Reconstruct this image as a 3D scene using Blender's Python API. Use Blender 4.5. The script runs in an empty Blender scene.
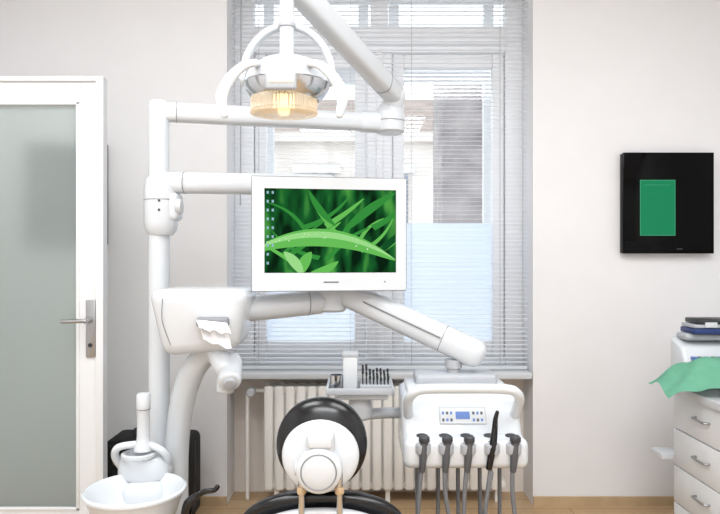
import bpy, bmesh, math, random
from mathutils import Vector, Matrix
random.seed(4)
S=bpy.context.scene
try: S.view_settings.view_transform='Standard'
except Exception: pass

def lin(c):
    c=c/255.0
    return c/12.92 if c<=0.04045 else ((c+0.055)/1.055)**2.4
def rgb(r,g,b): return (lin(r),lin(g),lin(b),1)

def pmat(name,col,rough=0.5,metal=0.0,noise=0.0,nscale=20,bump=0.0,emit=None,es=0,coat=0,trans=0,spec=0.5):
    m=bpy.data.materials.new(name); m.use_nodes=True
    nt=m.node_tree; b=nt.nodes['Principled BSDF']
    b.inputs['Base Color'].default_value=col
    b.inputs['Roughness'].default_value=rough
    b.inputs['Metallic'].default_value=metal
    b.inputs['Specular IOR Level'].default_value=spec
    b.inputs['Coat Weight'].default_value=coat
    b.inputs['Transmission Weight'].default_value=trans
    if emit:
        b.inputs['Emission Color'].default_value=emit; b.inputs['Emission Strength'].default_value=es
    if noise>0 or bump>0:
        tc=nt.nodes.new('ShaderNodeTexCoord'); n=nt.nodes.new('ShaderNodeTexNoise')
        n.inputs['Scale'].default_value=nscale; n.inputs['Detail'].default_value=4
        nt.links.new(tc.outputs['Object'],n.inputs['Vector'])
        if noise>0:
            r=nt.nodes.new('ShaderNodeValToRGB')
            r.color_ramp.elements[0].position=.3; r.color_ramp.elements[1].position=.7
            r.color_ramp.elements[0].color=tuple(c*(1-noise) for c in col[:3])+(1,)
            r.color_ramp.elements[1].color=tuple(min(1,c*(1+noise)) for c in col[:3])+(1,)
            nt.links.new(n.outputs['Fac'],r.inputs['Fac']); nt.links.new(r.outputs['Color'],b.inputs['Base Color'])
        if bump>0:
            bu=nt.nodes.new('ShaderNodeBump'); bu.inputs['Strength'].default_value=bump; bu.inputs['Distance'].default_value=.003
            nt.links.new(n.outputs['Fac'],bu.inputs['Height']); nt.links.new(bu.outputs['Normal'],b.inputs['Normal'])
    return m

M={}
M['wall']=pmat('wall_paint',rgb(236,235,236),.9,noise=.01,nscale=6,bump=.1,spec=.2)
M['ceil']=pmat('ceiling_paint',rgb(244,244,244),.9,noise=.01)
M['niche']=pmat('niche_paint',rgb(234,226,218),.9,noise=.02,nscale=5)
M['white']=pmat('white_lacquer',rgb(208,212,216),.25,coat=.25,noise=.006)
M['white2']=pmat('white_plastic_warm',rgb(202,205,208),.35,noise=.006)
M['door']=pmat('door_paint',rgb(222,224,226),.4,noise=.008)
M['frame']=pmat('window_paint',rgb(246,247,249),.45,noise=.01)
M['rad']=pmat('radiator_enamel',rgb(242,239,234),.4,noise=.01)
M['seam']=pmat('seam_grey',rgb(132,134,138),.6,noise=.02)
M['lgrey']=pmat('light_grey_plastic',rgb(172,175,180),.4,noise=.02)
M['grey']=pmat('grey_plastic',rgb(78,80,84),.4,noise=.03)
M['hose']=pmat('grey_hose_rubber',rgb(108,110,114),.5,noise=.04)
M['dark']=pmat('dark_grey_plastic',rgb(40,42,46),.35,noise=.05)
M['black']=pmat('black_vinyl',rgb(11,12,15),.2,noise=.1,nscale=60,bump=.04,spec=.5)
M['bag']=pmat('black_fabric',rgb(18,18,20),.8,noise=.15,nscale=90,bump=.4)
M['gloss']=pmat('black_glass',rgb(2,2,3),.05,noise=.05,spec=.12)
M['chrome']=pmat('chrome',rgb(200,202,205),.18,metal=1,noise=.01)
M['steel']=pmat('brushed_steel',rgb(165,166,168),.35,metal=1,noise=.05)
M['wood']=pmat('wood_trim',rgb(190,164,130),.5,noise=.1,nscale=12)
M['counter']=pmat('worktop_laminate',rgb(204,206,209),.3,noise=.03,nscale=150)
M['cloth']=pmat('green_paper_cloth',rgb(98,160,132),.85,noise=.05,nscale=30,bump=.3)
M['tissue']=pmat('paper_tissue',rgb(250,251,253),.9,noise=.01,nscale=40,bump=.2)
M['blue']=pmat('navy_plastic',rgb(24,48,104),.4,noise=.05)
M['bluebtn']=pmat('blue_keys',rgb(90,122,185),.4,noise=.05)
M['bag2']=pmat('zip_grey',rgb(60,60,64),.5,noise=.05)
M['greenrefl']=pmat('green_painted_reflection',rgb(1,14,10),.35,emit=rgb(6,140,90),es=.85,noise=.03,spec=.2)  # emissive green painted in for the monitor's reflection on black glass
M['reflborder']=pmat('green_reflection_border',rgb(30,90,60),.3,emit=rgb(70,190,135),es=.5,noise=.03)  # glowing edge lines of the same painted reflection
M['amber']=pmat('amber_bulb_reflection',rgb(225,205,170),.2,emit=rgb(255,210,140),es=.25,noise=.05,nscale=60)  # amber glow paints the bulb's light reflected in the dish
M['lens']=pmat('ribbed_glass_lens',rgb(244,236,220),.1,emit=rgb(255,224,176),es=.10,trans=.6)
M['lens'].node_tree.nodes['Principled BSDF'].inputs['IOR'].default_value=1.35
M['bulb_glow']=pmat('halogen_bulb',rgb(255,240,210),.2,emit=rgb(255,210,135),es=2.4,noise=.02)
M['sockhole']=pmat('socket_dark',rgb(58,59,63),.6,noise=.03)
M['facade']=pmat('neighbour_plaster',rgb(200,192,185),.9,noise=.12,nscale=1.5)
M['roof']=pmat('neighbour_roof',rgb(150,136,128),.9,noise=.15,nscale=4)
M['stone']=pmat('stone_pier',rgb(142,136,136),.9,noise=.35,nscale=5,bump=.5)
M['street']=pmat('street_asphalt',rgb(170,170,170),.9,noise=.1)
M['winbl']=pmat('neighbour_window',rgb(112,122,136),.2,noise=.1)

def floor_mat():
    m=pmat('oak_floor',rgb(200,160,110),.35); nt=m.node_tree; b=nt.nodes['Principled BSDF']
    tc=nt.nodes.new('ShaderNodeTexCoord'); br=nt.nodes.new('ShaderNodeTexBrick')
    br.inputs['Scale'].default_value=1; br.inputs['Brick Width'].default_value=1.1; br.inputs['Row Height'].default_value=.12
    br.inputs['Mortar Size'].default_value=.002
    br.inputs['Color1'].default_value=rgb(196,168,132); br.inputs['Color2'].default_value=rgb(186,154,116); br.inputs['Mortar'].default_value=rgb(120,92,64)
    nt.links.new(tc.outputs['Object'],br.inputs['Vector']); nt.links.new(br.outputs['Color'],b.inputs['Base Color'])
    return m
M['floor']=floor_mat()

def mixmat(name,build):
    m=bpy.data.materials.new(name); m.use_nodes=True; nt=m.node_tree
    nt.nodes.remove(nt.nodes['Principled BSDF']); out=nt.nodes['Material Output']
    build(nt,out); return m
def _glass(nt,out):
    t=nt.nodes.new('ShaderNodeBsdfTransparent'); g=nt.nodes.new('ShaderNodeBsdfGlossy'); g.inputs['Roughness'].default_value=.02
    t.inputs['Color'].default_value=(.95,.97,.98,1)
    mx=nt.nodes.new('ShaderNodeMixShader'); mx.inputs[0].default_value=.05
    nt.links.new(t.outputs[0],mx.inputs[1]); nt.links.new(g.outputs[0],mx.inputs[2]); nt.links.new(mx.outputs[0],out.inputs[0])
M['glass']=mixmat('window_glass',_glass)
def _film(nt,out):
    t=nt.nodes.new('ShaderNodeBsdfTranslucent'); t.inputs['Color'].default_value=(.90,.94,1,1)
    d=nt.nodes.new('ShaderNodeBsdfTransparent'); d.inputs['Color'].default_value=(.86,.91,.97,1)
    mx=nt.nodes.new('ShaderNodeMixShader'); mx.inputs[0].default_value=.25
    nt.links.new(t.outputs[0],mx.inputs[1]); nt.links.new(d.outputs[0],mx.inputs[2]); nt.links.new(mx.outputs[0],out.inputs[0])
M['film']=mixmat('frosted_film',_film)
def _slat(nt,out):
    t=nt.nodes.new('ShaderNodeBsdfTranslucent'); t.inputs['Color'].default_value=(.92,.94,.97,1)
    d=nt.nodes.new('ShaderNodeBsdfPrincipled'); d.inputs['Base Color'].default_value=rgb(248,249,251); d.inputs['Roughness'].default_value=.4
    mx=nt.nodes.new('ShaderNodeMixShader'); mx.inputs[0].default_value=.62
    nt.links.new(t.outputs[0],mx.inputs[1]); nt.links.new(d.outputs[0],mx.inputs[2]); nt.links.new(mx.outputs[0],out.inputs[0])
M['slat']=mixmat('blind_slat',_slat)
def _frost(nt,out):
    t=nt.nodes.new('ShaderNodeBsdfPrincipled'); t.inputs['Base Color'].default_value=rgb(226,234,232); t.inputs['Roughness'].default_value=.36
    t.inputs['Transmission Weight'].default_value=1; t.inputs['IOR'].default_value=1.2
    d=nt.nodes.new('ShaderNodeBsdfDiffuse'); d.inputs['Color'].default_value=rgb(190,199,197)
    mx=nt.nodes.new('ShaderNodeMixShader'); mx.inputs[0].default_value=.32
    nt.links.new(t.outputs[0],mx.inputs[1]); nt.links.new(d.outputs[0],mx.inputs[2]); nt.links.new(mx.outputs[0],out.inputs[0])
M['frost']=mixmat('frosted_door_glass',_frost)

def emis(name,col,st=1.0):
    def f(nt,out):
        e=nt.nodes.new('ShaderNodeEmission'); e.inputs['Color'].default_value=col; e.inputs['Strength'].default_value=st
        nt.links.new(e.outputs[0],out.inputs[0])
    return mixmat(name,f)
def _grass(nt,out):
    tc=nt.nodes.new('ShaderNodeTexCoord'); mp=nt.nodes.new('ShaderNodeMapping')
    mp.inputs['Rotation'].default_value=(0,math.radians(35),0); mp.inputs['Scale'].default_value=(11,1,3.5)
    n=nt.nodes.new('ShaderNodeTexNoise'); n.inputs['Scale'].default_value=1.6; n.inputs['Detail'].default_value=1.5
    r=nt.nodes.new('ShaderNodeValToRGB'); cr=r.color_ramp
    cr.elements[0].position=.40; cr.elements[0].color=rgb(10,34,18)
    cr.elements[1].position=.74; cr.elements[1].color=rgb(90,176,76)
    k=cr.elements.new(.56); k.color=rgb(26,96,44)
    e=nt.nodes.new('ShaderNodeEmission')
    nt.links.new(tc.outputs['Object'],mp.inputs['Vector']); nt.links.new(mp.outputs[0],n.inputs['Vector'])
    nt.links.new(n.outputs['Fac'],r.inputs['Fac']); nt.links.new(r.outputs[0],e.inputs['Color']); nt.links.new(e.outputs[0],out.inputs[0])
M['grass']=mixmat('grass_wallpaper',_grass)
M['blade1']=emis('blade_bright',rgb(104,190,88)); M['blade2']=emis('blade_mid',rgb(54,142,60)); M['blade3']=emis('blade_dark',rgb(20,80,38))
M['blade4']=emis('blade_pale',rgb(156,220,138)); M['icon']=emis('desktop_icon',rgb(150,190,200)); M['dew']=emis('dew_drop',rgb(215,245,205))

# ---------- geometry helpers ----------
def mkroot(name,loc=(0,0,0),rz=0):
    e=bpy.data.objects.new(name,None); e.empty_display_size=.05
    S.collection.objects.link(e); e.location=loc; e.rotation_euler=(0,0,rz); return e
def finish(bm,name,mat,parent,smooth=True,ang=35,local=False):
    bmesh.ops.recalc_face_normals(bm,faces=bm.faces)
    me=bpy.data.meshes.new(name); bm.to_mesh(me); bm.free()
    if smooth:
        me.polygons.foreach_set('use_smooth',[True]*len(me.polygons))
        try: me.set_sharp_from_angle(angle=math.radians(ang))
        except Exception: pass
    ms=mat if isinstance(mat,(list,tuple)) else [mat]
    for m in ms: me.materials.append(M[m] if isinstance(m,str) else m)
    o=bpy.data.objects.new(name,me); S.collection.objects.link(o)
    if parent is not None:
        o.parent=parent
        if not local: o.matrix_parent_inverse=Matrix.Translation(parent.location).inverted()
    return o
def box(name,x0,x1,y0,y1,z0,z1,mat,parent=None,bev=0,seg=2,fn=None,local=False,sub=0):
    bm=bmesh.new(); bmesh.ops.create_cube(bm,size=1)
    c=Vector(((x0+x1)/2,(y0+y1)/2,(z0+z1)/2)); s=Vector((x1-x0,y1-y0,z1-z0))
    for v in bm.verts: v.co=Vector((v.co.x*s.x,v.co.y*s.y,v.co.z*s.z))+c
    if fn and bev>0 and not sub:
        for v in bm.verts: v.co=fn(v.co)
        fn=None
    if bev>0: bmesh.ops.bevel(bm,geom=bm.edges[:],offset=bev,segments=seg,profile=.5,affect='EDGES')
    if sub: bmesh.ops.subdivide_edges(bm,edges=bm.edges[:],cuts=sub,use_grid_fill=True)
    if fn:
        for v in bm.verts: v.co=fn(v.co)
    return finish(bm,name,mat,parent,smooth=bev>0 or sub>0,local=local,ang=40)
def catmull(P,R,k):
    if k<=0 or len(P)<3: return P,R
    out=[];ro=[]
    for i in range(len(P)-1):
        p0=P[max(i-1,0)];p1=P[i];p2=P[i+1];p3=P[min(i+2,len(P)-1)]
        for j in range(k):
            t=j/k
            out.append(.5*((2*p1)+(p2-p0)*t+(2*p0-5*p1+4*p2-p3)*t*t+(3*p1-p0-3*p2+p3)*t**3))
            ro.append(tuple(a+(b-a)*t for a,b in zip(R[i],R[i+1])))
    out.append(P[-1]);ro.append(R[-1]); return out,ro
def sweep(name,pts,r,mat,parent=None,r2=None,e=2.0,ref=(0,0,1),n=20,k=0,cap=.6,local=False,bm=None):
    P=[Vector(p) for p in pts]
    A=r if isinstance(r,(list,tuple)) else [r]*len(P)
    B=(r2 if isinstance(r2,(list,tuple)) else [r2]*len(P)) if r2 is not None else A
    P,R=catmull(P,list(zip(A,B)),k)
    own=bm is None
    if own: bm=bmesh.new()
    T=[]
    for i in range(len(P)):
        T.append((P[min(i+1,len(P)-1)]-P[max(i-1,0)]).normalized())
    rings=[]
    up=Vector(ref)
    side0=T[0].cross(up)
    if side0.length<1e-3: side0=T[0].cross(Vector((0,1,0)))
    side=side0.normalized()
    def ring(p,t,s,a,b,f):
        u=s; w=s.cross(t).normalized()
        vs=[]
        for i in range(n):
            th=2*math.pi*i/n; c,sn=math.cos(th),math.sin(th)
            x=math.copysign(abs(c)**(2/e),c)*a*f; y=math.copysign(abs(sn)**(2/e),sn)*b*f
            vs.append(bm.verts.new(p+u*x+w*y))
        return vs
    seq=[]
    for i,(p,t) in enumerate(zip(P,T)):
        side=(side-t*side.dot(t)).normalized()
        seq.append((p,t,side.copy(),R[i][0],R[i][1],1))
    if cap>0:
        p,t,s,a,b,_=seq[0]; m=min(a,b)*cap
        pre=[(p-t*m*math.sin(x),t,s,a,b,1-(1-math.cos(x))*min(1,cap) if cap<1 else math.cos(x)) for x in (math.radians(85),math.radians(60),math.radians(30))]
        p,t,s,a,b,_=seq[-1]; m=min(a,b)*cap
        post=[(p+t*m*math.sin(x),t,s,a,b,1-(1-math.cos(x))*min(1,cap) if cap<1 else math.cos(x)) for x in (math.radians(30),math.radians(60),math.radians(85))]
        seq=pre+seq+post
    for q in seq: rings.append(ring(*q))
    for a,b in zip(rings,rings[1:]):
        for i in range(n):
            bm.faces.new((a[i],a[(i+1)%n],b[(i+1)%n],b[i]))
    bm.faces.new(rings[0]); bm.faces.new(rings[-1][::-1])
    if own: return finish(bm,name,mat,parent,local=local,ang=50)
def lathe(name,prof,c,mat,parent=None,n=48,sx=1,sy=1,rot=None,ribs=0,ribd=0,local=False,ang=35):
    bm=bmesh.new(); rings=[]
    R=rot or Matrix.Identity(3); c=Vector(c)
    for (r,z) in prof:
        if r<1e-5: rings.append([bm.verts.new(c+R@Vector((0,0,z)))])
        else:
            vs=[]
            for i in range(n):
                a=2*math.pi*i/n; rr=r*(1+ (ribd*(1 if i%2 else -1) if ribs else 0))
                vs.append(bm.verts.new(c+R@Vector((rr*math.cos(a)*sx,rr*math.sin(a)*sy,z))))
            rings.append(vs)
    for a,b in zip(rings,rings[1:]):
        for i in range(n):
            j=(i+1)%n
            if len(a)==1 and len(b)==1: continue
            if len(a)==1: bm.faces.new((a[0],b[i],b[j]))
            elif len(b)==1: bm.faces.new((a[i],a[j],b[0]))
            else: bm.faces.new((a[i],a[j],b[j],b[i]))
    return finish(bm,name,mat,parent,local=local,ang=ang)
RX=Matrix.Rotation(math.radians(90),3,'X')
RY=Matrix.Rotation(math.radians(90),3,'Y')
FZ=-.05

# ---------- room ----------
XL,XR,YB,YF,ZC=-2.05,2.1,3.4,-1.6,3.0
box('floor',XL-.1,XR+.1,YF-.1,YB+.45,FZ-.1,FZ,'floor')
box('ceiling',XL-.1,XR+.1,YF-.1,YB+.45,ZC,ZC+.1,'ceil')
box('wall_left',XL-.1,XL,YF,YB,FZ,ZC,'wall')
box('wall_right',XR,XR+.1,YF,YB,FZ,ZC,'wall')
box('wall_front',XL-.1,XR+.1,YF-.1,YF,FZ,ZC,'wall')
W0,W1,ZT=-.707,.919,2.8
wb=mkroot('wall_back',(0,YB,0))
box('wall_section_left',XL-.1,W0,YB,YB+.42,FZ,ZC,'wall',wb)
box('wall_section_right',W1,XR+.1,YB,YB+.42,FZ,ZC,'wall',wb)
box('lintel',W0,W1,YB,YB+.42,ZT,ZC,'wall',wb)
box('parapet',W0,W1,YB+.2,YB+.42,FZ,.62,'niche',wb)
box('baseboard_left',XL,W0,YB-.014,YB,FZ,.0,'wood')
box('baseboard_right',W1,XR,YB-.014,YB,FZ,.0,'wood')
box('trim_sill',W0+.006,W1-.006,YB-.015,YB+.23,.622,.656,'white',bev=.006)

# ---------- window ----------
w=mkroot('window_1',(.1,YB+.24,.65))
y0,y1=YB+.21,YB+.29
F='frame'
box('frame_left',W0,-.60,y0,y1,.655,ZT,F,w,bev=.006)
box('frame_right',.82,W1,y0,y1,.655,ZT,F,w,bev=.006)
box('frame_top',-.60,.82,y0,y1,2.72,ZT,F,w,bev=.006)
box('frame_bottom',-.60,.82,y0,y1,.655,.70,F,w,bev=.006)
box('transom',-.60,.82,y0-.015,y1,2.42,2.57,F,w,bev=.01)
box('transom_moulding',-.60,.82,y0-.035,y0-.012,2.46,2.50,F,w,bev=.008)
box('mullion',.04,.18,y0-.015,y1,.70,2.42,F,w,bev=.012)
box('mullion_bead',.09,.13,y0-.03,y0-.012,.70,2.42,F,w,bev=.008)
box('mullion_upper',.06,.16,y0,y1,2.57,2.72,F,w,bev=.01)
for nm,a,b in (('left',-.60,.04),('right',.18,.82)):
    box('sash_stile_a_'+nm,a+.005,a+.07,y0+.012,y1-.01,.705,2.415,F,w,bev=.008)
    box('sash_stile_b_'+nm,b-.07,b-.005,y0+.012,y1-.01,.705,2.415,F,w,bev=.008)
    box('sash_rail_top_'+nm,a+.07,b-.07,y0+.012,y1-.01,2.34,2.415,F,w,bev=.008)
    box('sash_rail_bottom_'+nm,a+.07,b-.07,y0+.012,y1-.01,.705,.79,F,w,bev=.008)
    box('pane_'+nm,a+.07,b-.07,y0+.04,y0+.044,.79,2.34,'glass',w)
    box('frosted_film_'+nm,a+.072,b-.072,y0+.030,y0+.032,.80,1.46,'film',w)
    box('pane_upper_'+nm,a+.0 if nm=='left' else a-.02,b+.02 if nm=='left' else b,y0+.04,y0+.044,2.57,2.72,'glass',w)
for nm,a,b in (('left',-.60,.08),('right',.14,.82)):
    box('outer_stile_a_'+nm,a+.03,a+.09,y1+.09,y1+.13,.62,ZT,F,w)
    box('outer_stile_b_'+nm,b-.09,b-.03,y1+.09,y1+.13,.62,ZT,F,w)
    box('outer_rail_'+nm,a+.09,b-.09,y1+.09,y1+.13,2.30,2.46,F,w)

# ---------- blind ----------
bl=mkroot('venetian_blind',(.1,YB+.07,1.7))
bm=bmesh.new()
yb=YB+.075; zz=.70; tilt=math.radians(5); hw=.0125
while zz<2.74:
    pr=[]
    for t,cv in ((-1,0),(-.33,.0014),(.33,.0014),(1,0)):
        pr.append((yb+t*hw*math.cos(tilt),zz+cv+t*hw*math.sin(tilt)))
    va=[bm.verts.new((-.695,y,z)) for y,z in pr]; vb=[bm.verts.new((.907,y,z)) for y,z in pr]
    for i in range(3): bm.faces.new((va[i],vb[i],vb[i+1],va[i+1]))
    zz+=.0235
finish(bm,'slats','slat',bl,ang=60)
box('head_rail',-.698,.909,yb-.02,yb+.02,2.75,2.795,'white',bl,bev=.004)
box('bottom_rail',-.695,.907,yb-.012,yb+.012,.660,.680,'white',bl,bev=.004)
bm=bmesh.new()
for x in (-.55,-.05,.28,.76):
    for dy in (-.013,.013):
        sweep('',[(x,yb+dy,.67),(x,yb+dy,2.76)],.0012,None,n=6,cap=0,bm=bm)
finish(bm,'ladder_cords','white2',bl)
sweep('tilt_wand',[(-.64,yb-.025,2.76),(-.645,yb-.022,1.55)],.004,'lgrey',bl,n=8)

# ---------- outside ----------
nb=mkroot('neighbour_building',(0,10,0))
box('facade',-7,7,10,10.4,-5,3.05,'facade',nb)
box('roof_cornice',-7,7,9.85,10.4,3.05,3.2,'facade',nb)
def rf(c): 
    if c.z>3.4: c.y+=1.2
    return c
box('roof_slope',-7,7,9.9,10.4,3.2,4.0,'roof',nb,fn=rf)
for i in range(9):
    x=-4.4+i*1.15
    for z in (-1.6,.6,2.0):
        box('window_glass_%d'%(i*3+int(z*2)),x,x+.55,9.97,10.02,z-.4,z+.55,'winbl',nb)
        box('window_surround_%d'%(i*3+int(z*2)),x-.1,x+.65,9.93,9.99,z+.58,z+.70,'white2',nb)
box('stone_pier',.72,1.16,5.6,6.3,-5,3.12,'stone',mkroot('neighbour_chimney',(.9,6,0)))
box('street_ground',-9,9,YB+.6,12,-5.1,-5,'street')

# ---------- radiator ----------
ra=mkroot('radiator',(.15,YB+.1,.3))
bm=bmesh.new(); x=-.49
while x<.775:
    sweep('',[(x,YB+.03,.03),(x,YB+.03,.57)],.0245,None,r2=.012,e=3,ref=(0,1,0),n=12,bm=bm,cap=.8)
    sweep('',[(x,YB+.12,.03),(x,YB+.12,.57)],.021,None,r2=.012,e=3,ref=(0,1,0),n=12,bm=bm,cap=.8)
    x+=.058
finish(bm,'columns','rad',ra,ang=60)
box('core_top',-.505,.785,YB+.035,YB+.115,.535,.575,'rad',ra,bev=.01)
box('core_bottom',-.505,.785,YB+.035,YB+.115,.025,.065,'rad',ra,bev=.01)
bm=bmesh.new(); x=-.461
while x<.75:
    sweep('',[(x,YB+.055,.05),(x,YB+.055,.55)],.015,None,n=8,bm=bm); x+=.058
finish(bm,'fins','rad',ra)
for xx in (-.45,.15,.74):
    box('foot_%d'%int(xx*100+90),xx-.012,xx+.012,YB+.05,YB+.10,FZ,.035,'rad',ra)
sweep('supply_pipe',[(-.50,YB+.07,.545),(-.56,YB+.07,.545),(-.60,YB+.07,.53),(-.61,YB+.07,.48),(-.61,YB+.07,-.04)],.011,'rad',ra,k=4,n=12)
lathe('valve',[(0,0),(.02,0),(.024,.01),(.024,.05),(.018,.06),(0,.06)],(-.585,YB+.07,.545),'white2',ra,n=20,rot=RX)

# ---------- door ----------
d=mkroot('door_1',(-2.02,2.64,0))
dx0,dx1,dy0,dy1=-2.02,-1.05,2.62,2.66
box('stile_latch',-1.148,dx1,dy0,dy1,FZ+.01,2.008,'door',d)
box('stile_hinge',dx0,dx0+.11,dy0,dy1,FZ+.01,2.008,'door',d)
box('rail_top',dx0+.11,-1.148,dy0,dy1,1.905,2.008,'door',d)
box('rail_bottom',dx0+.11,-1.148,dy0,dy1,FZ+.01,.233,'door',d)
box('rebate_edge',dx1-.028,dx1+.003,dy0-.012,dy0,FZ+.01,2.008,'door',d,bev=.003)
box('rebate_top',dx0,dx1-.0285,dy0-.012,dy0,1.988,2.008,'door',d,bev=.003)
box('bead_right',-1.162,-1.148,dy0-.004,dy0+.012,.233,1.905,'door',d,bev=.003)
box('bead_top',dx0+.11,-1.148,dy0-.004,dy0+.012,1.893,1.905,'door',d,bev=.003)
box('bead_bottom',dx0+.11,-1.148,dy0-.004,dy0+.012,.233,.245,'door',d,bev=.003)
box('frosted_pane',dx0+.11,-1.148,dy0+.016,dy0+.022,.233,1.905,'frost',d)
box('escutcheon',-1.120,-1.080,dy0-.010,dy0,.86,1.094,'steel',d,bev=.004)
lathe('handle_neck',[(0,0),(.011,0),(.011,.05),(0,.05)],(-1.10,dy0-.008,1.013),'steel',d,n=16,rot=RX)
sweep('handle_lever',[(-1.10,dy0-.055,1.013),(-1.13,dy0-.058,1.013),(-1.195,dy0-.055,1.011)],.0085,'steel',d,n=14,k=3)
lathe('keyhole',[(0,0),(.009,0),(.009,.004),(0,.004)],(-1.10,dy0-.009,.91),'dark',d,n=14,rot=RX)
for z in (.3,1.7): lathe('hinge_%d'%int(z*10),[(0,0),(.01,0),(.01,.1),(0,.1)],(dx0-.005,dy0+.03,z),'steel',d,n=12)

# ---------- wall displays ----------
def display(name,x0,x1,z0,z1,refl):
    r=mkroot(name,((x0+x1)/2,YB-.02,(z0+z1)/2))
    box('housing',x0,x1,YB-.045,YB-.002,z0,z1,'gloss',r,bev=.004)
    box('black_glass_front',x0-.002,x1+.002,YB-.052,YB-.045,z0-.002,z1+.002,'gloss',r,bev=.002)
    if refl:
        a,b,c,e=refl
        box('green_reflection',a,b,YB-.0535,YB-.052,c,e,'greenrefl',r)  # no lit screen: glowing patch stands in for the monitor's reflection
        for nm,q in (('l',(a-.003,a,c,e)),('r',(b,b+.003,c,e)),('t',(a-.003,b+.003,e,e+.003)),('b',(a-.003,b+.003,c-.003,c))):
            box('border_'+nm,q[0],q[1],YB-.0537,YB-.052,q[2],q[3],'reflborder',r)
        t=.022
        box('inner_line_t',a+t,b-t,YB-.0540,YB-.0534,e-t-.002,e-t,'reflborder',r)
        box('status_led',(a+b)/2+.10,(a+b)/2+.13,YB-.0537,YB-.052,z0+.02,z0+.024,'grey',r)
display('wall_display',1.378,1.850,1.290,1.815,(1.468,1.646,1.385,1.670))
display('wall_display.001',-1.75,-1.335,1.334,1.865,None)

# ---------- suitcase ----------
sc=mkroot('rolling_suitcase',(-1.0,3.1,.2))
box('shell',-1.21,-.80,3.0,3.24,0,.405,'bag',sc,bev=.035,seg=4)
box('front_pocket',-1.17,-.84,2.975,3.01,.05,.30,'bag',sc,bev=.015,seg=3)
box('zip_line',-1.213,-.797,3.10,3.108,.02,.38,'bag2',sc,bev=.003)
sweep('top_handle',[(-1.10,3.12,.40),(-1.09,3.12,.43),(-1.0,3.12,.44),(-.91,3.12,.43),(-.90,3.12,.40)],.011,'bag2',sc,k=4,n=10)
for x in (-1.16,-.86):
    lathe('wheel_%d'%int(-x*100),[(0,0),(.027,0),(.027,.025),(0,.025)],(x,3.08,FZ+.027),'dark',sc,n=20,rot=RY)
    box('wheel_mount_%d'%int(-x*100),x-.005,x+.03,3.06,3.14,-.015,.02,'dark',sc)
sweep('strap_a',[(-1.14,2.99,.39),(-1.145,2.985,.25),(-1.14,2.975,.10)],.012,'bag2',sc,r2=.003,k=3,ref=(0,1,0),n=8)

# ---------- dental unit stand ----------
du=mkroot('dental_unit_stand',(-.785,2.5,FZ))
cx,cy=-.785,2.5
lathe('floor_plate',[(0,0),(.16,0),(.165,.01),(.16,.03),(0,.035)],(cx,cy,FZ),'lgrey',du)
box('water_unit_body',-.89,-.69,2.36,2.60,FZ+.03,.47,'white',du,bev=.04,seg=4)
lathe('column_lower',[(0,.45),(.044,.45),(.044,.46),(.040,.48),(.040,1.37),(0,1.37)],(cx,cy,0),'white',du)
lathe('column_upper',[(0,1.56),(.039,1.56),(.039,1.87),(.034,1.878),(0,1.88)],(cx,cy,0),'white',du)
lathe('arm_joint',[(0,1.355),(.045,1.355),(.058,1.372),(.064,1.40),(.064,1.54),(.058,1.568),(.046,1.585),(0,1.585)],(cx+.008,cy,0),'white',du)
lathe('joint_seam',[(.0650,0),(.0652,.003)],(cx+.008,cy,1.49),'seam',du)
box('joint_cover',cx+.03,cx+.085,cy-.045,cy+.045,1.41,1.52,'white',du,bev=.02,seg=3)
lathe('joint_knob',[(0,0),(.03,0),(.032,.006),(.028,.02),(.01,.024),(0,.024)],(cx+.075,cy-.02,1.465),'white2',du,rot=RY,n=28)
for dz in (.0,.035): lathe('joint_screw_%d'%int(dz*1000),[(0,0),(.005,0),(.005,.002),(0,.002)],(cx+.02,cy-.064,1.45+dz),'grey',du,rot=RX,n=12)
A=Vector((cx-.01,cy,1.838)); B=Vector((.127,2.72,1.838))
sweep('lamp_arm_horizontal',[A,B-(B-A).normalized()*.06],.036,'white',du,r2=.038,e=3.2,cap=.7)
u=(B-A).normalized()
sweep('lamp_arm_seam',[A+u*.075,A+u*.078],.0372,'seam',du,r2=.0392,e=3.2,cap=0)
sweep('lamp_arm_sleeve',[B-u*.12,B-u*.02],.040,'white',du,r2=.042,e=3.2,cap=.5)
lathe('elbow_joint',[(0,-.045),(.05,-.045),(.062,-.035),(.064,.03),(.056,.055),(.04,.08),(0,.09)],B,'white',du)
lathe('elbow_seam',[(.0645,0),(.0647,.003)],B+Vector((0,0,.005)),'seam',du)
C=Vector((.150,2.70,1.95)); D=Vector((-.235,2.11,2.185))
v=(D-C).normalized()
sweep('lamp_spring_arm',[C,C+v*.03,D],[.036,.040,.040],'white',du,r2=[.040,.046,.046],e=3,cap=.8)
sweep('spring_arm_seam',[C+v*.10,C+v*.104],.0406,'seam',du,r2=.0468,e=3,cap=0)
sweep('spring_arm_slot',[C+v*.13+Vector((-.0225,-.032,.0)),D-v*.05+Vector((-.0225,-.032,.0))],.003,'seam',du,r2=.008,ref=(0,0,1),n=8)
sweep('elbow_knuckle',[B+Vector((0,0,.05)),C],.045,'white',du,cap=.9,n=24)
sweep('monitor_arm',[(cx+.03,cy,1.560),(-.30,2.53,1.557),(-.12,2.56,1.557)],.042,'white',du,r2=.042,e=2.6,cap=.6)
lathe('monitor_arm_seam',[(.0440,0),(.0442,.003)],(cx+.10,cy,1.560),'seam',du,rot=RY)
lathe('monitor_arm_hub',[(0,-.06),(.045,-.06),(.05,-.05),(.05,.01),(.045,.02),(0,.02)],(-.10,2.56,1.535),'white',du)
lathe('monitor_drop_tube',[(0,0),(.024,0),(.024,.2),(0,.2)],(-.10,2.56,1.34),'lgrey',du)
box('monitor_bracket',-.15,-.06,2.43,2.58,1.30,1.40,'lgrey',du,bev=.015)
sweep('console_arm_rear',[(-.50,2.36,1.075),(-.36,2.42,1.080),(-.16,2.50,1.095)],.048,'white',du,r2=.048,k=3,cap=.6)
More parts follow.
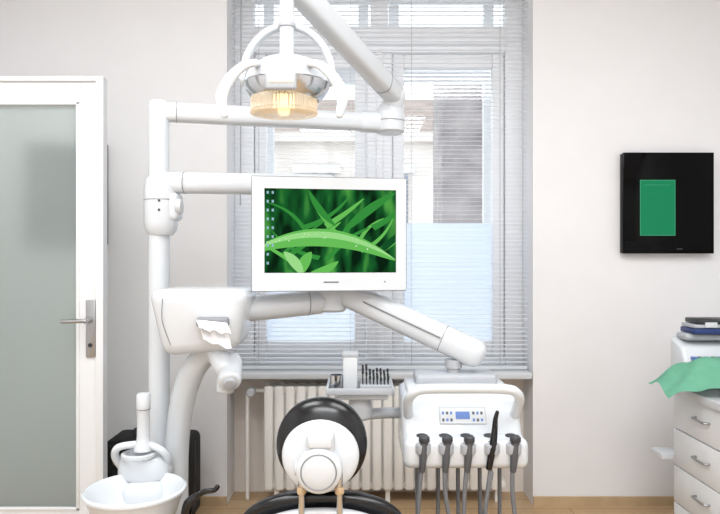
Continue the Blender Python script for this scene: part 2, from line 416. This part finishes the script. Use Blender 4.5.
lathe('console_arm_seam',[(.0487,0),(.0489,.003)],(-.205,2.48,1.091),'seam',du,rot=Matrix.Rotation(math.radians(20),3,'Z')@RY)
lathe('console_arm_hub',[(0,-.06),(.05,-.06),(.062,-.05),(.062,.05),(.055,.062),(0,.062)],(-.115,2.52,1.115),'white',du)
E=Vector((-.09,2.52,1.145)); G=Vector((.425,2.36,.915)); v=(G-E).normalized()
sweep('console_spring_arm',[E,G],.045,'white',du,r2=.052,e=2.7,cap=.8)
sweep('console_arm_cover_seam',[G-v*.13,G-v*.127],.0456,'seam',du,r2=.0527,e=2.7,cap=0)
sweep('console_arm_line',[E+v*.13+Vector((-.012,-.046,.005)),G-v*.135+Vector((-.012,-.046,.005))],.002,'seam',du,r2=.003,n=8)
lathe('console_stem',[(0,0),(.024,0),(.024,.055),(.031,.06),(.031,.09),(0,.09)],(.348,2.38,.80),'lgrey',du)
sweep('tray_support_arm',[(.02,2.36,.69),(.09,2.40,.685),(.17,2.42,.68)],.024,'white',du,r2=.02,k=4)
def taper(c):
    c=c.copy()
    if c.z<1.0:
        if c.x>-.5: c.x-=.045; c.z+=.02
        else: c.x+=.045
        if c.y<2.3: c.y+=.03
    return c
box('assistant_head',-.735,-.385,2.19,2.47,.922,1.158,'white',du,bev=.042,seg=6,fn=taper)
sweep('assistant_head_seam',[(-.675,2.188,1.128),(-.680,2.20,1.05),(-.655,2.215,.965)],.0015,'seam',du,k=5,n=6)
box('tissue_slot',-.562,-.450,2.186,2.22,1.030,1.064,'seam',du,bev=.010,seg=3)
sweep('lower_bracket',[(-.52,2.30,.95),(-.50,2.27,.915),(-.478,2.24,.88)],[.04,.036,.032],'white',du,k=3)
ax=Vector((.12,-.62,-.35)).normalized()
q=Vector((-.468,2.30,.890))
sweep('suction_holder',[q,q+ax*.10],[.045,.040],'white',du,cap=.3,n=28)
sweep('suction_holder_face',[q+ax*.108,q+ax*.116],.024,'lgrey',du,cap=.3,n=28)
sweep('suction_tube_end',[(-.468,2.26,.865),(-.475,2.25,.80)],[.036,.030],'white2',du,cap=.3,n=24)
sweep('curved_support_tube',[(-.53,2.34,.93),(-.575,2.36,.905),(-.625,2.38,.84),(-.665,2.40,.73),(-.690,2.42,.58),(-.70,2.44,.42),(-.70,2.45,.30)],[.040,.043,.045,.045,.044,.044,.044],'white',du,k=5,cap=.3,n=28)
def tissue(name,x0,wd_,dep,drop,sh,ph,nf):
    bm=bmesh.new(); NU,NV=37,12; rows=[]
    for j in range(NV):
        v_=j/(NV-1); row=[]
        for i in range(NU):
            u_=i/(NU-1)
            tri=2/math.pi*math.asin(math.sin(u_*math.pi*nf+ph))
            x=x0+wd_*u_+sh*v_
            y=2.184-dep*v_-.008*(1+tri)*(.4+v_)
            z=1.056-.010*u_-drop*v_**1.4*(.75+.25*u_)+.006*tri*v_
            row.append(bm.verts.new((x,y,z)))
        rows.append(row)
    for j in range(NV-1):
        for i in range(NU-1): bm.faces.new((rows[j][i],rows[j][i+1],rows[j+1][i+1],rows[j+1][i]))
    finish(bm,name,'tissue',du,ang=20)
tissue('paper_tissue_upper',-.560,.105,.060,.030,.030,.3,5)
tissue('paper_tissue_lower',-.555,.095,.038,.085,.034,1.2,4)

# ---------- spittoon ----------
sp=mkroot('spittoon_bowl',(-.762,2.15,.45))
lathe('bowl',[(0,.32),(.06,.32),(.09,.34),(.135,.41),(.155,.47),(.160,.482),(.167,.485),(.167,.492),(.158,.497),(.148,.491),(.132,.46),(.10,.415),(.045,.395),(0,.39)],(-.755,2.15,0),'white',sp,n=64)
lathe('drain',[(0,0),(.022,0),(.022,.004),(0,.004)],(-.755,2.15,.394),'steel',sp,n=24)
box('neck',-.84,-.69,2.22,2.44,.33,.475,'white',sp,bev=.04,seg=4)
lathe('drain_column',[(0,FZ),(.06,FZ),(.06,.34),(0,.34)],(-.77,2.19,0),'white2',sp)
cf=mkroot('cup_filler',(-.775,2.32,.5))
lathe('base',[(0,.475),(.092,.475),(.098,.49),(.096,.53),(.085,.552),(.055,.562),(0,.565)],(-.78,2.33,0),'white',cf,sy=.8)
lathe('cup_platform_rim',[(.056,0),(.062,.004),(.062,.014),(.052,.018),(.048,.01),(.048,.002)],(-.79,2.29,.555),'white2',cf)
sweep('side_arm',[(-.868,2.33,.51),(-.880,2.30,.555),(-.860,2.28,.592),(-.80,2.29,.60)],[.016,.014,.013,.013],'white',cf,k=4)
sweep('side_arm_right',[(-.70,2.33,.51),(-.692,2.30,.55),(-.712,2.28,.585),(-.76,2.29,.60)],[.016,.014,.013,.013],'white',cf,k=4)
lathe('filler_tube',[(0,0),(.034,0),(.030,.02),(.024,.035),(.0225,.05),(.0225,.14),(.0245,.145),(.0245,.195),(.020,.203),(0,.205)],(-.775,2.29,.580),'white',cf,n=32)
lathe('filler_tube_seam',[(.0249,0),(.0251,.003)],(-.775,2.29,.725),'seam',cf,n=32)
hp=mkroot('suction_handpiece',(-.53,2.1,.46))
sweep('handle',[(-.572,2.10,.42),(-.562,2.10,.460),(-.535,2.10,.485)],[.017,.018,.012],'black',hp,k=4)
sweep('tip',[(-.54,2.10,.482),(-.51,2.09,.503),(-.475,2.09,.509),(-.465,2.09,.521)],[.010,.009,.008,.008],'black',hp,k=4)
sweep('hose',[(-.572,2.10,.43),(-.570,2.11,.33),(-.572,2.12,.15),(-.565,2.13,.0),(-.54,2.14,-.038)],.010,'dark',hp,k=5)

# ---------- operating lamp ----------
la=mkroot('operating_lamp',(-.236,2.1,1.85))
lx,ly=-.240,2.10
lathe('ceiling_joint',[(0,-.05),(.035,-.05),(.045,-.035),(.045,.03),(.035,.045),(0,.045)],(lx,ly,2.18),'white',la)
lathe('stem',[(0,0),(.024,0),(.024,.19),(.020,.20),(.020,.25),(0,.25)],(lx,ly,1.915),'white',la,n=28)
lathe('stem_collar',[(.0245,0),(.029,.003),(.029,.012),(.0245,.015)],(lx,ly,2.02),'lgrey',la,n=28)
lathe('dome_top',[(0,.055),(.035,.052),(.08,.037),(.115,.012),(.132,-.015),(.138,-.038),(.130,-.038),(.10,-.01),(0,.02)],(lx,ly,1.878),'white',la,sy=.85)
lathe('reflector_dish',[(.138,0),(.143,-.006),(.136,-.028),(.118,-.052),(.106,-.060),(.104,-.058),(.12,-.036),(.132,-.002)],(lx,ly,1.842),'chrome',la,sy=.85)
lathe('reflector_back',[(.127,0),(.118,.016),(0,.02)],(lx,ly,1.832),'amber',la,sy=.85)
lathe('ribbed_lens',[(.106,.006),(.108,-.006),(.107,-.036),(.100,-.050),(.07,-.055),(0,-.057)],(lx-.008,ly-.01,1.785),'lens',la,n=120,ribs=1,ribd=.010,sy=.85,ang=8)
lathe('lens_rim',[(.104,0),(.110,.002),(.111,.007),(.104,.009)],(lx-.008,ly-.01,1.735),'lens',la,n=64,sy=.85)
lathe('halogen_core',[(0,-.03),(.014,-.028),(.018,-.01),(.018,.02),(0,.03)],(lx-.008,ly-.01,1.782),'bulb_glow',la,n=20)
box('front_shield',lx-.052,lx+.045,ly-.137,ly-.118,1.785,1.842,'lgrey',la,bev=.009,seg=3)
box('bulb_glow',lx-.040,lx+.034,ly-.142,ly-.135,1.808,1.820,'bulb_glow',la,bev=.003)  # glowing bar painted in as the bulb's reflection, not a second bulb
pts=[];ra_=[];rb_=[]
for i in range(25):
    a=math.pi*(i/24)
    pts.append((lx+.150*math.cos(a),ly+.03,1.86+.178*math.sin(a))); ra_.append(.012); rb_.append(.019-.003*math.sin(a))
sweep('yoke',pts,ra_,'white',la,r2=rb_,e=3,ref=(0,1,0),cap=.5,n=20)
for s,nm in ((-1,'left'),(1,'right')):
    sweep('handle_'+nm,[(lx+s*.080,ly-.115,1.872),(lx+s*.118,ly-.12,1.862),(lx+s*.160,ly-.125,1.822),(lx+s*.186,ly-.13,1.765),(lx+s*.176,ly-.13,1.705)],[.010,.014,.017,.019,.011],'white',la,r2=[.008,.010,.011,.011,.009],ref=(0,1,0) ,k=5,n=20,e=2.6,cap=.9)
    sweep('handle_mount_'+nm,[(lx+s*.085,ly-.06,1.885),(lx+s*.085,ly-.115,1.872)],.012,'white',la,n=16)
    lathe('pivot_'+nm,[(0,0),(.024,0),(.028,.006),(.024,.016),(0,.018)],(lx+s*.135,ly+.01,1.858),'white',la,rot=RY if s>0 else Matrix.Rotation(math.radians(-90),3,'Y'),n=28)

# ---------- monitor ----------
mo=mkroot('computer_monitor',(-.110,2.36,1.354),math.radians(9))
L=dict(local=True)
box('rear_housing',-.27,.27,.012,.06,-.19,.19,'white2',mo,bev=.025,seg=4,**L)
box('vesa_block',-.06,.06,.055,.11,-.06,.06,'lgrey',mo,bev=.008,**L)
for nm,q in (('left',(-.284,-.240,-.207,.207)),('right',(.246,.284,-.207,.207)),('top',(-.240,.246,.165,.207)),('bottom',(-.240,.246,-.207,-.142))):
    box('bezel_'+nm,q[0],q[1],-.012,.035,q[2],q[3],'white',mo,**L)
box('bezel_edge_l',-.287,-.284,-.009,.035,-.205,.205,'seam',mo,**L)
box('bezel_edge_r',.284,.287,-.009,.035,-.205,.205,'seam',mo,**L)
box('bezel_edge_b',-.286,.286,-.009,.035,-.210,-.207,'seam',mo,**L)
box('bezel_edge_t',-.286,.286,-.009,.035,.207,.210,'seam',mo,**L)
box('screen_backing',-.245,.25,-.004,.012,-.146,.17,'dark',mo,**L)
box('screen_wallpaper',-.2395,.2455,-.006,-.004,-.1415,.1645,'grass',mo,**L)
box('brand_strip',-.025,.03,-.0135,-.012,-.178,-.174,'grey',mo,**L)
box('power_led',.20,.206,-.0135,-.012,-.178,-.174,'grey',mo,**L)
def leaf(bm,p0,p1,bend,wd,y,full=False,mi=0):
    p0=Vector(p0);p1=Vector(p1);dd=p1-p0;nn=Vector((-dd.y,dd.x)).normalized();N=24;A_=[];B_=[]
    for i in range(N+1):
        t=i/N; c=p0+dd*t+nn*bend*4*t*(1-t)
        ww=wd*(math.sin(math.pi*min(1,max(0,t)))**.7 if not full else (1-t)**.55)+.0004
        a=c+nn*ww; b=c-nn*ww
        cl=lambda q:(max(-.239,min(.245,q.x)),y,max(-.141,min(.164,q.y)))
        A_.append(bm.verts.new(cl(a)));B_.append(bm.verts.new(cl(b)))
    for i in range(N):
        try: f=bm.faces.new((A_[i],A_[i+1],B_[i+1],B_[i])); f.material_index=mi
        except Exception: pass
bm=bmesh.new()
for i in range(17):
    x=random.uniform(-.20,.24); ln=random.uniform(.14,.28); a=math.radians(random.choice([random.uniform(25,60),random.uniform(25,50),random.uniform(115,150)]))
    z=random.uniform(-.10,.03)
    leaf(bm,(x,z),(x+ln*math.cos(a),z+ln*math.sin(a)),random.uniform(-.02,.02),random.uniform(.006,.012),-.0063-.00001*i,full=True,mi=random.choice([0,1,1,2,2]))
finish(bm,'background_blades',['blade1','blade2','blade3'],mo,smooth=False,local=True)
bm=bmesh.new()
leaf(bm,(-.30,-.072),(.245,-.098),.072,.032,-.0070,mi=0)
leaf(bm,(-.30,-.066),(.245,-.094),.078,.011,-.0071,mi=1)
leaf(bm,(-.11,-.15),(-.07,-.065),.006,.020,-.0072,mi=0)
leaf(bm,(-.10,-.15),(-.17,-.065),-.006,.018,-.0073,mi=1)
leaf(bm,(-.08,-.145),(.03,-.10),-.01,.014,-.0074,mi=0)
leaf(bm,(.04,.0),(.245,.155),.01,.016,-.0066,mi=2)
leaf(bm,(.02,.03),(-.08,.16),.01,.012,-.0065,mi=2)
finish(bm,'foreground_blades',['blade1','blade4','blade2'],mo,smooth=False,local=True)
bm=bmesh.new()
for i in range(26):
    t=random.uniform(.12,.9); x=-.30+.545*t; z=-.072-.026*t+.072*4*t*(1-t)+random.uniform(-.012,.018); r=random.uniform(.001,.0028)
    bmesh.ops.create_circle(bm,cap_ends=True,segments=8,radius=r,matrix=Matrix.Translation((x,-.0078,z))@Matrix.Rotation(math.radians(90),4,'X'))
finish(bm,'dew_drops','dew',mo,smooth=False,local=True)
bm=bmesh.new()
for i in range(9):
    for j in range(2):
        if i>6 and j: continue
        x=-.232+.018*j;z=.150-.032*i
        bmesh.ops.create_cube(bm,size=1,matrix=Matrix.Translation((x+.004,-.008,z))@Matrix.Diagonal((.008,.0006,.010,1)))
finish(bm,'desktop_icons','icon',mo,smooth=False,local=True)

# ---------- instrument tray ----------
tr=mkroot('instrument_tray',(.0,2.33,.80))
box('tray_plate',-.115,.115,2.23,2.43,.788,.796,'steel',tr,bev=.003)
for nm,q in (('f',(-.115,.118,2.225,2.235)),('b',(-.115,.118,2.425,2.435)),('l',(-.12,-.11,2.225,2.435)),('r',(.110,.120,2.225,2.435))):
    box('tray_rim_'+nm,q[0],q[1],q[2],q[3],.788,.812,'lgrey',tr,bev=.003)
box('under_tray',-.09,.10,2.25,2.41,.765,.788,'white',tr,bev=.01)
box('cup_dispenser',-.062,-.008,2.29,2.35,.797,.920,'white2',tr,bev=.008)
box('dispenser_cap',-.064,-.006,2.288,2.352,.910,.928,'lgrey',tr,bev=.004)
lathe('metal_cup',[(0,0),(.022,0),(.024,.05),(.022,.05),(.020,.003),(0,.003)],(-.085,2.30,.797),'chrome',tr,n=28)
box('bur_block',.0,.11,2.27,2.36,.797,.815,'lgrey',tr,bev=.004)
bm=bmesh.new()
for i in range(8):
    for j in range(3):
        x=.010+i*.013;y=2.285+j*.03;h=random.uniform(.015,.026)+j*.008+(.02 if i<2 else 0)
        sweep('',[(x,y,.813),(x,y,.813+h)],.0022,None,n=8,bm=bm,cap=.5)
        sweep('',[(x,y,.811+h),(x,y,.821+h)],.0042,None,n=8,bm=bm,cap=.5)
finish(bm,'burs','dark',tr)
bm=bmesh.new()
for i in range(6):
    x=-.01+.016*i
    sweep('',[(x,2.245,.799),(x+.04,2.252,.800)],.0025,None,n=8,bm=bm)
finish(bm,'hand_instruments','dark',tr)
lathe('swivel_hub',[(0,.68),(.03,.68),(.042,.69),(.045,.72),(.038,.75),(.03,.768),(0,.768)],(.0,2.33,0),'white',tr)

# ---------- console ----------
co=mkroot('instrument_console',(.35,2.3,.7))
def cf_(c):
    c=c.copy()
    if c.y<2.25 and c.z>.7: c.y+=.09; c.z-=.01
    return c
box('body',.144,.556,2.16,2.46,.60,.775,'white',co,bev=.028,seg=5,fn=cf_)
box('lower_tray',.142,.558,2.11,2.44,.545,.645,'white',co,bev=.026,seg=5)
box('top_rail',.20,.50,2.33,2.45,.765,.820,'lgrey',co,bev=.015,seg=3)
box('top_shelf',.165,.535,2.28,2.46,.755,.785,'white',co,bev=.012,seg=3)
sweep('handle_bar',[(.166,2.22,.700),(.162,2.17,.762),(.178,2.145,.792),(.215,2.14,.806),(.35,2.14,.808),(.485,2.14,.806),(.522,2.145,.792),(.538,2.17,.762),(.534,2.22,.700)],.017,'white',co,r2=.016,k=5,n=18)
th=math.atan2(.09,.165)
def panel(name,x0,x1,s0,s1,mat,off=.001,thk=.003):
    bm=bmesh.new(); bmesh.ops.create_cube(bm,size=1)
    for v in bm.verts:
        x=x0+(v.co.x+.5)*(x1-x0); s=s0+(v.co.y+.5)*(s1-s0); h=off+(v.co.z+.5)*thk
        v.co=Vector((x,2.16+s*math.sin(th)-h*math.cos(th),.60+s*math.cos(th)+h*math.sin(th)))
    return finish(bm,name,mat,co,smooth=False)
panel('keypad',.275,.430,.085,.140,'white2')
panel('keypad_outline',.272,.433,.082,.143,'lgrey',.0,.0022)
panel('display',.328,.377,.100,.126,'bluebtn',.004,.001)
for i in range(3):
    for j in range(2):
        panel('key_l_%d%d'%(i,j),.281+i*.014,.289+i*.014,.092+j*.024,.102+j*.024,'bluebtn' if (i+j)%2 else 'grey',.004,.001)
        panel('key_r_%d%d'%(i,j),.386+i*.014,.394+i*.014,.092+j*.024,.102+j*.024,'grey' if (i+j)%2 else 'bluebtn',.004,.001)
hx=[.206,.282,.354,.433,.505]
for i,x in enumerate(hx):
    y=2.105
    lathe('socket_%d'%i,[(0,0),(.024,0),(.026,.004),(.026,.03),(.02,.034),(0,.034)],(x,2.115,.600),'lgrey',co,n=28)
    sweep('holder_notch_%d'%i,[(x,2.120,.633),(x,2.16,.648)],.018,'sockhole',co,r2=.006,n=14)
    if i==3:
        sweep('handpiece_%d'%i,[(x-.012,y-.005,.555),(x,y-.005,.62),(x+.008,y,.68),(x+.010,y-.002,.715),(x+.016,y-.004,.740)],[.010,.013,.010,.008,.006],'black',co,k=4,n=18)
    else:
        sweep('handpiece_%d'%i,[(x-.004,y-.002,.545),(x,y-.004,.60),(x+.003,y-.004,.645)],[.010,.014,.013],'grey',co,k=3,n=18)
        lathe('handpiece_head_%d'%i,[(0,0),(.016,0),(.018,.004),(.018,.016),(.012,.022),(0,.022)],(x+.003,y-.004,.640),'sockhole',co,n=22)
    dx=[-.02,.02,-.015,-.03,.012][i]
    sweep('hose_%d'%i,[(x-.006,y-.002,.55),(x-.008+dx*.3,y,.46),(x+dx,y+.01,.33),(x+dx*1.3,y+.04,.20),(x+dx,y+.12,.13),(x,y+.20,.20),(x,y+.22,.40),(x,y+.22,.56)],.0075,'hose',co,k=6,n=12)
sweep('unit_hose_pair',[(.43,2.10,.54),(.41,2.10,.42),(.425,2.11,.30),(.44,2.15,.2),(.44,2.3,.2),(.43,2.33,.55)],.007,'hose',co,k=6,n=10)
co.location.z+=.022; co.location.x+=.002

# ---------- dental chair ----------
ch=mkroot('dental_chair',(-.118,2.1,.2))
hx0=-.118
def se(v,p): return math.copysign(abs(v)**p,v)
bm=bmesh.new(); bmesh.ops.create_uvsphere(bm,u_segments=48,v_segments=28,radius=1)
for v in bm.verts:
    x,y,z=v.co
    v.co=Vector((hx0+.141*se(x,.95),1.985+.050*se(y,.7)+.012*z,.694+.139*z))
finish(bm,'headrest_cushion','black',ch,ang=80)
bm=bmesh.new(); bmesh.ops.create_uvsphere(bm,u_segments=48,v_segments=28,radius=1)
for v in bm.verts:
    x,y,z=v.co
    v.co=Vector((hx0-.002+.118*x,1.950+.036*se(y,.7)+.012*z,.668+.110*z))
finish(bm,'headrest_shell','white',ch,ang=80)
box('headrest_bracket',hx0-.042,hx0+.042,1.885,1.95,.66,.748,'white2',ch,bev=.014,seg=3)
box('headrest_bracket_cap',hx0-.036,hx0+.036,1.878,1.90,.705,.740,'white',ch,bev=.008,seg=3)
lathe('pivot_boss',[(0,.0),(.068,0),(.070,.02),(.066,.045),(.055,.055),(.02,.06),(0,.06)],(hx0-.003,1.925,.640),'white',ch,rot=RX)
lathe('pivot_boss_ring',[(.050,.0565),(.052,.0585),(.054,.0565)],(hx0-.003,1.925,.640),'seam',ch,rot=RX)
lathe('pivot_ear_left',[(0,0),(.02,0),(.02,.02),(0,.02)],(hx0-.075,1.91,.64),'white2',ch,rot=RY,n=24)
for s in (-1,1):
    x=hx0+s*.057
    sweep('support_rod_%s'%('l' if s<0 else 'r'),[(x,1.915,.64),(x,1.915,.56),(x+s*.002,1.93,.40)],.010,'chrome',ch,k=3,n=16)
    sweep('rod_collar_%s'%('l' if s<0 else 'r'),[(x,1.915,.578),(x,1.915,.565)],.014,'wood',ch,n=16,cap=.3)
def shell(name,xc,hw,z0,z1,yc,th_,mat):
    bm=bmesh.new(); bmesh.ops.create_uvsphere(bm,u_segments=56,v_segments=32,radius=1)
    for v in bm.verts:
        x,y,z=v.co
        X=se(x,.62); Z=se(z,.55); Y=se(y,.7)
        zz=(z0+z1)/2+Z*(z1-z0)/2-.02*(X*X)*max(0,Z)
        v.co=Vector((xc+hw*X,yc+th_*Y+ (z1-zz)*.45-(abs(X)**2)*.05,zz))
    return finish(bm,name,mat,ch,ang=80)
shell('backrest_cushion',hx0+.003,.268,.18,.545,1.99,.05,'black')
shell('backrest_shell',hx0+.003,.240,.18,.510,1.935,.035,'white')
box('seat_cushion',hx0-.25,hx0+.25,2.10,2.56,.205,.285,'black',ch,bev=.035,seg=4)
box('seat_shell',hx0-.23,hx0+.23,2.10,2.55,.15,.215,'white',ch,bev=.025,seg=3)
def lg(c):
    c=c.copy()
    if c.y>2.7: c.z-=.20
    return c
box('leg_rest',hx0-.22,hx0+.22,2.54,2.98,.205,.27,'black',ch,bev=.03,seg=3,fn=lg)
box('pedestal',hx0-.12,hx0+.12,2.15,2.50,FZ+.04,.17,'white',ch,bev=.03,seg=3)
box('base_plate',hx0-.24,hx0+.24,1.95,2.75,FZ,FZ+.045,'lgrey',ch,bev=.015,seg=3)

# ---------- drawer cabinet ----------
ca=mkroot('drawer_cabinet',(1.7,2.0,.3))
XC=1.365
box('carcass',XC+.02,XR-.005,.9,2.79,FZ+.07,.69,'white',ca)
box('plinth',XC+.06,XR-.005,.92,2.76,FZ,FZ+.08,'lgrey',ca)
box('worktop',XC-.02,XR-.002,.88,2.82,.69,.722,'counter',ca,bev=.004)
k=0
for (a,b) in ((2.31,2.785),(1.84,2.305),(1.37,1.835),(.905,1.365)):
    for z0,z1 in ((.532,.685),(.372,.527),(.212,.367),(.035,.207)):
        box('drawer_front_%d'%k,XC,XC+.02,a,b,z0,z1,'door',ca,bev=.003)
        ym=(a+b)/2; zm=(z0+z1)/2+.01
        sweep('drawer_handle_%d'%k,[(XC+.002,ym-.05,zm),(XC-.018,ym-.047,zm),(XC-.022,ym-.03,zm),(XC-.022,ym+.03,zm),(XC-.018,ym+.047,zm),(XC+.002,ym+.05,zm)],.005,'steel',ca,k=3,n=10)
        k+=1
box('side_shelf',XC-.05,XC+.10,2.79,2.90,.385,.410,'white',ca,bev=.006)

# ---------- sealing machine ----------
de=mkroot('label_sealing_machine',(1.5,2.74,.8))
def dv(c):
    c=c.copy()
    if c.z>.8 and c.y<2.7: c.y+=.07; c.z-=.035
    return c
box('body',1.360,1.74,2.64,2.81,.724,.925,'white',de,bev=.014,seg=3,fn=dv)
box('paper_roll_cover',1.38,1.72,2.71,2.80,.915,.945,'lgrey',de,bev=.012,seg=3)
for i in range(5):
    box('button_%d'%i,1.39+i*.028,1.408+i*.028,2.664,2.69,.840,.852,'grey' if i%2 else 'bluebtn',de)
box('display_window',1.55,1.65,2.664,2.69,.835,.860,'dark',de)
bx=mkroot('instrument_case',(1.55,2.74,.97))
box('lower_tray',1.40,1.74,2.68,2.80,.946,.968,'blue',bx,bev=.004)
box('middle_tray',1.405,1.735,2.69,2.80,.970,.985,'lgrey',bx,bev=.004)
box('upper_tray',1.42,1.73,2.69,2.80,.987,1.008,'dark',bx,bev=.005)
box('latch',1.45,1.50,2.684,2.692,.973,.995,'white2',bx,bev=.002)

# ---------- green cloth ----------
bm=bmesh.new(); NX,NY=52,28; G_=[]
for j in range(NY):
    row=[]
    for i in range(NX):
        u_=i/(NX-1); v_=j/(NY-1)
        x=1.215+.64*u_; y=2.42+.18*v_+.10*max(0,1-u_*2.4)
        hgt=.06+.15*min(1,u_*1.5)
        z=.730+hgt*(.22+.78*math.sin(v_*math.pi*.58+.12))+.009*math.sin(u_*17+v_*5)+.007*math.sin(u_*31-v_*9)
        if x<XC-.02: z-=(XC-.02-x)*.28
        if x>XC-.035: z=max(z,.7265)
        row.append(bm.verts.new((x,y,z)))
    G_.append(row)
for j in range(NY-1):
    for i in range(NX-1): bm.faces.new((G_[j][i],G_[j][i+1],G_[j+1][i+1],G_[j+1][i]))
finish(bm,'green_cloth','cloth',None,ang=80)

# ---------- lights ----------
def area(name,loc,rot,sx,sy,e,col):
    l=bpy.data.lights.new(name,'AREA'); l.shape='RECTANGLE'; l.size=sx; l.size_y=sy; l.energy=e; l.color=col
    o=bpy.data.objects.new(name,l); S.collection.objects.link(o); o.location=loc; o.rotation_euler=rot; return o
LC=(.95,.98,1)
area('ceiling_light_panel',(-.9,1.2,ZC-.03),(0,0,0),1.0,1.2,40,LC)
area('ceiling_light_panel.001',(.9,1.0,ZC-.03),(0,0,0),1.2,1.2,38,LC)
area('ceiling_light_panel.002',(0,-.9,ZC-.03),(0,0,0),1.6,1.0,68,LC)
wd=bpy.data.worlds.new('sky'); S.world=wd; wd.use_nodes=True
nt=wd.node_tree; bg=nt.nodes['Background']
bg.inputs['Color'].default_value=(.93,.965,1,1); bg.inputs['Strength'].default_value=2.5

# ---------- camera ----------
cd=bpy.data.cameras.new('camera'); cd.sensor_width=36; cd.lens=32
cam=bpy.data.objects.new('camera',cd); S.collection.objects.link(cam)
cam.location=(0,0,1.27); cam.rotation_euler=(math.radians(90),0,0)
cd.clip_start=.05; S.camera=cam
for o in list(S.objects):
    if o.parent is None: o.location.z+=.05
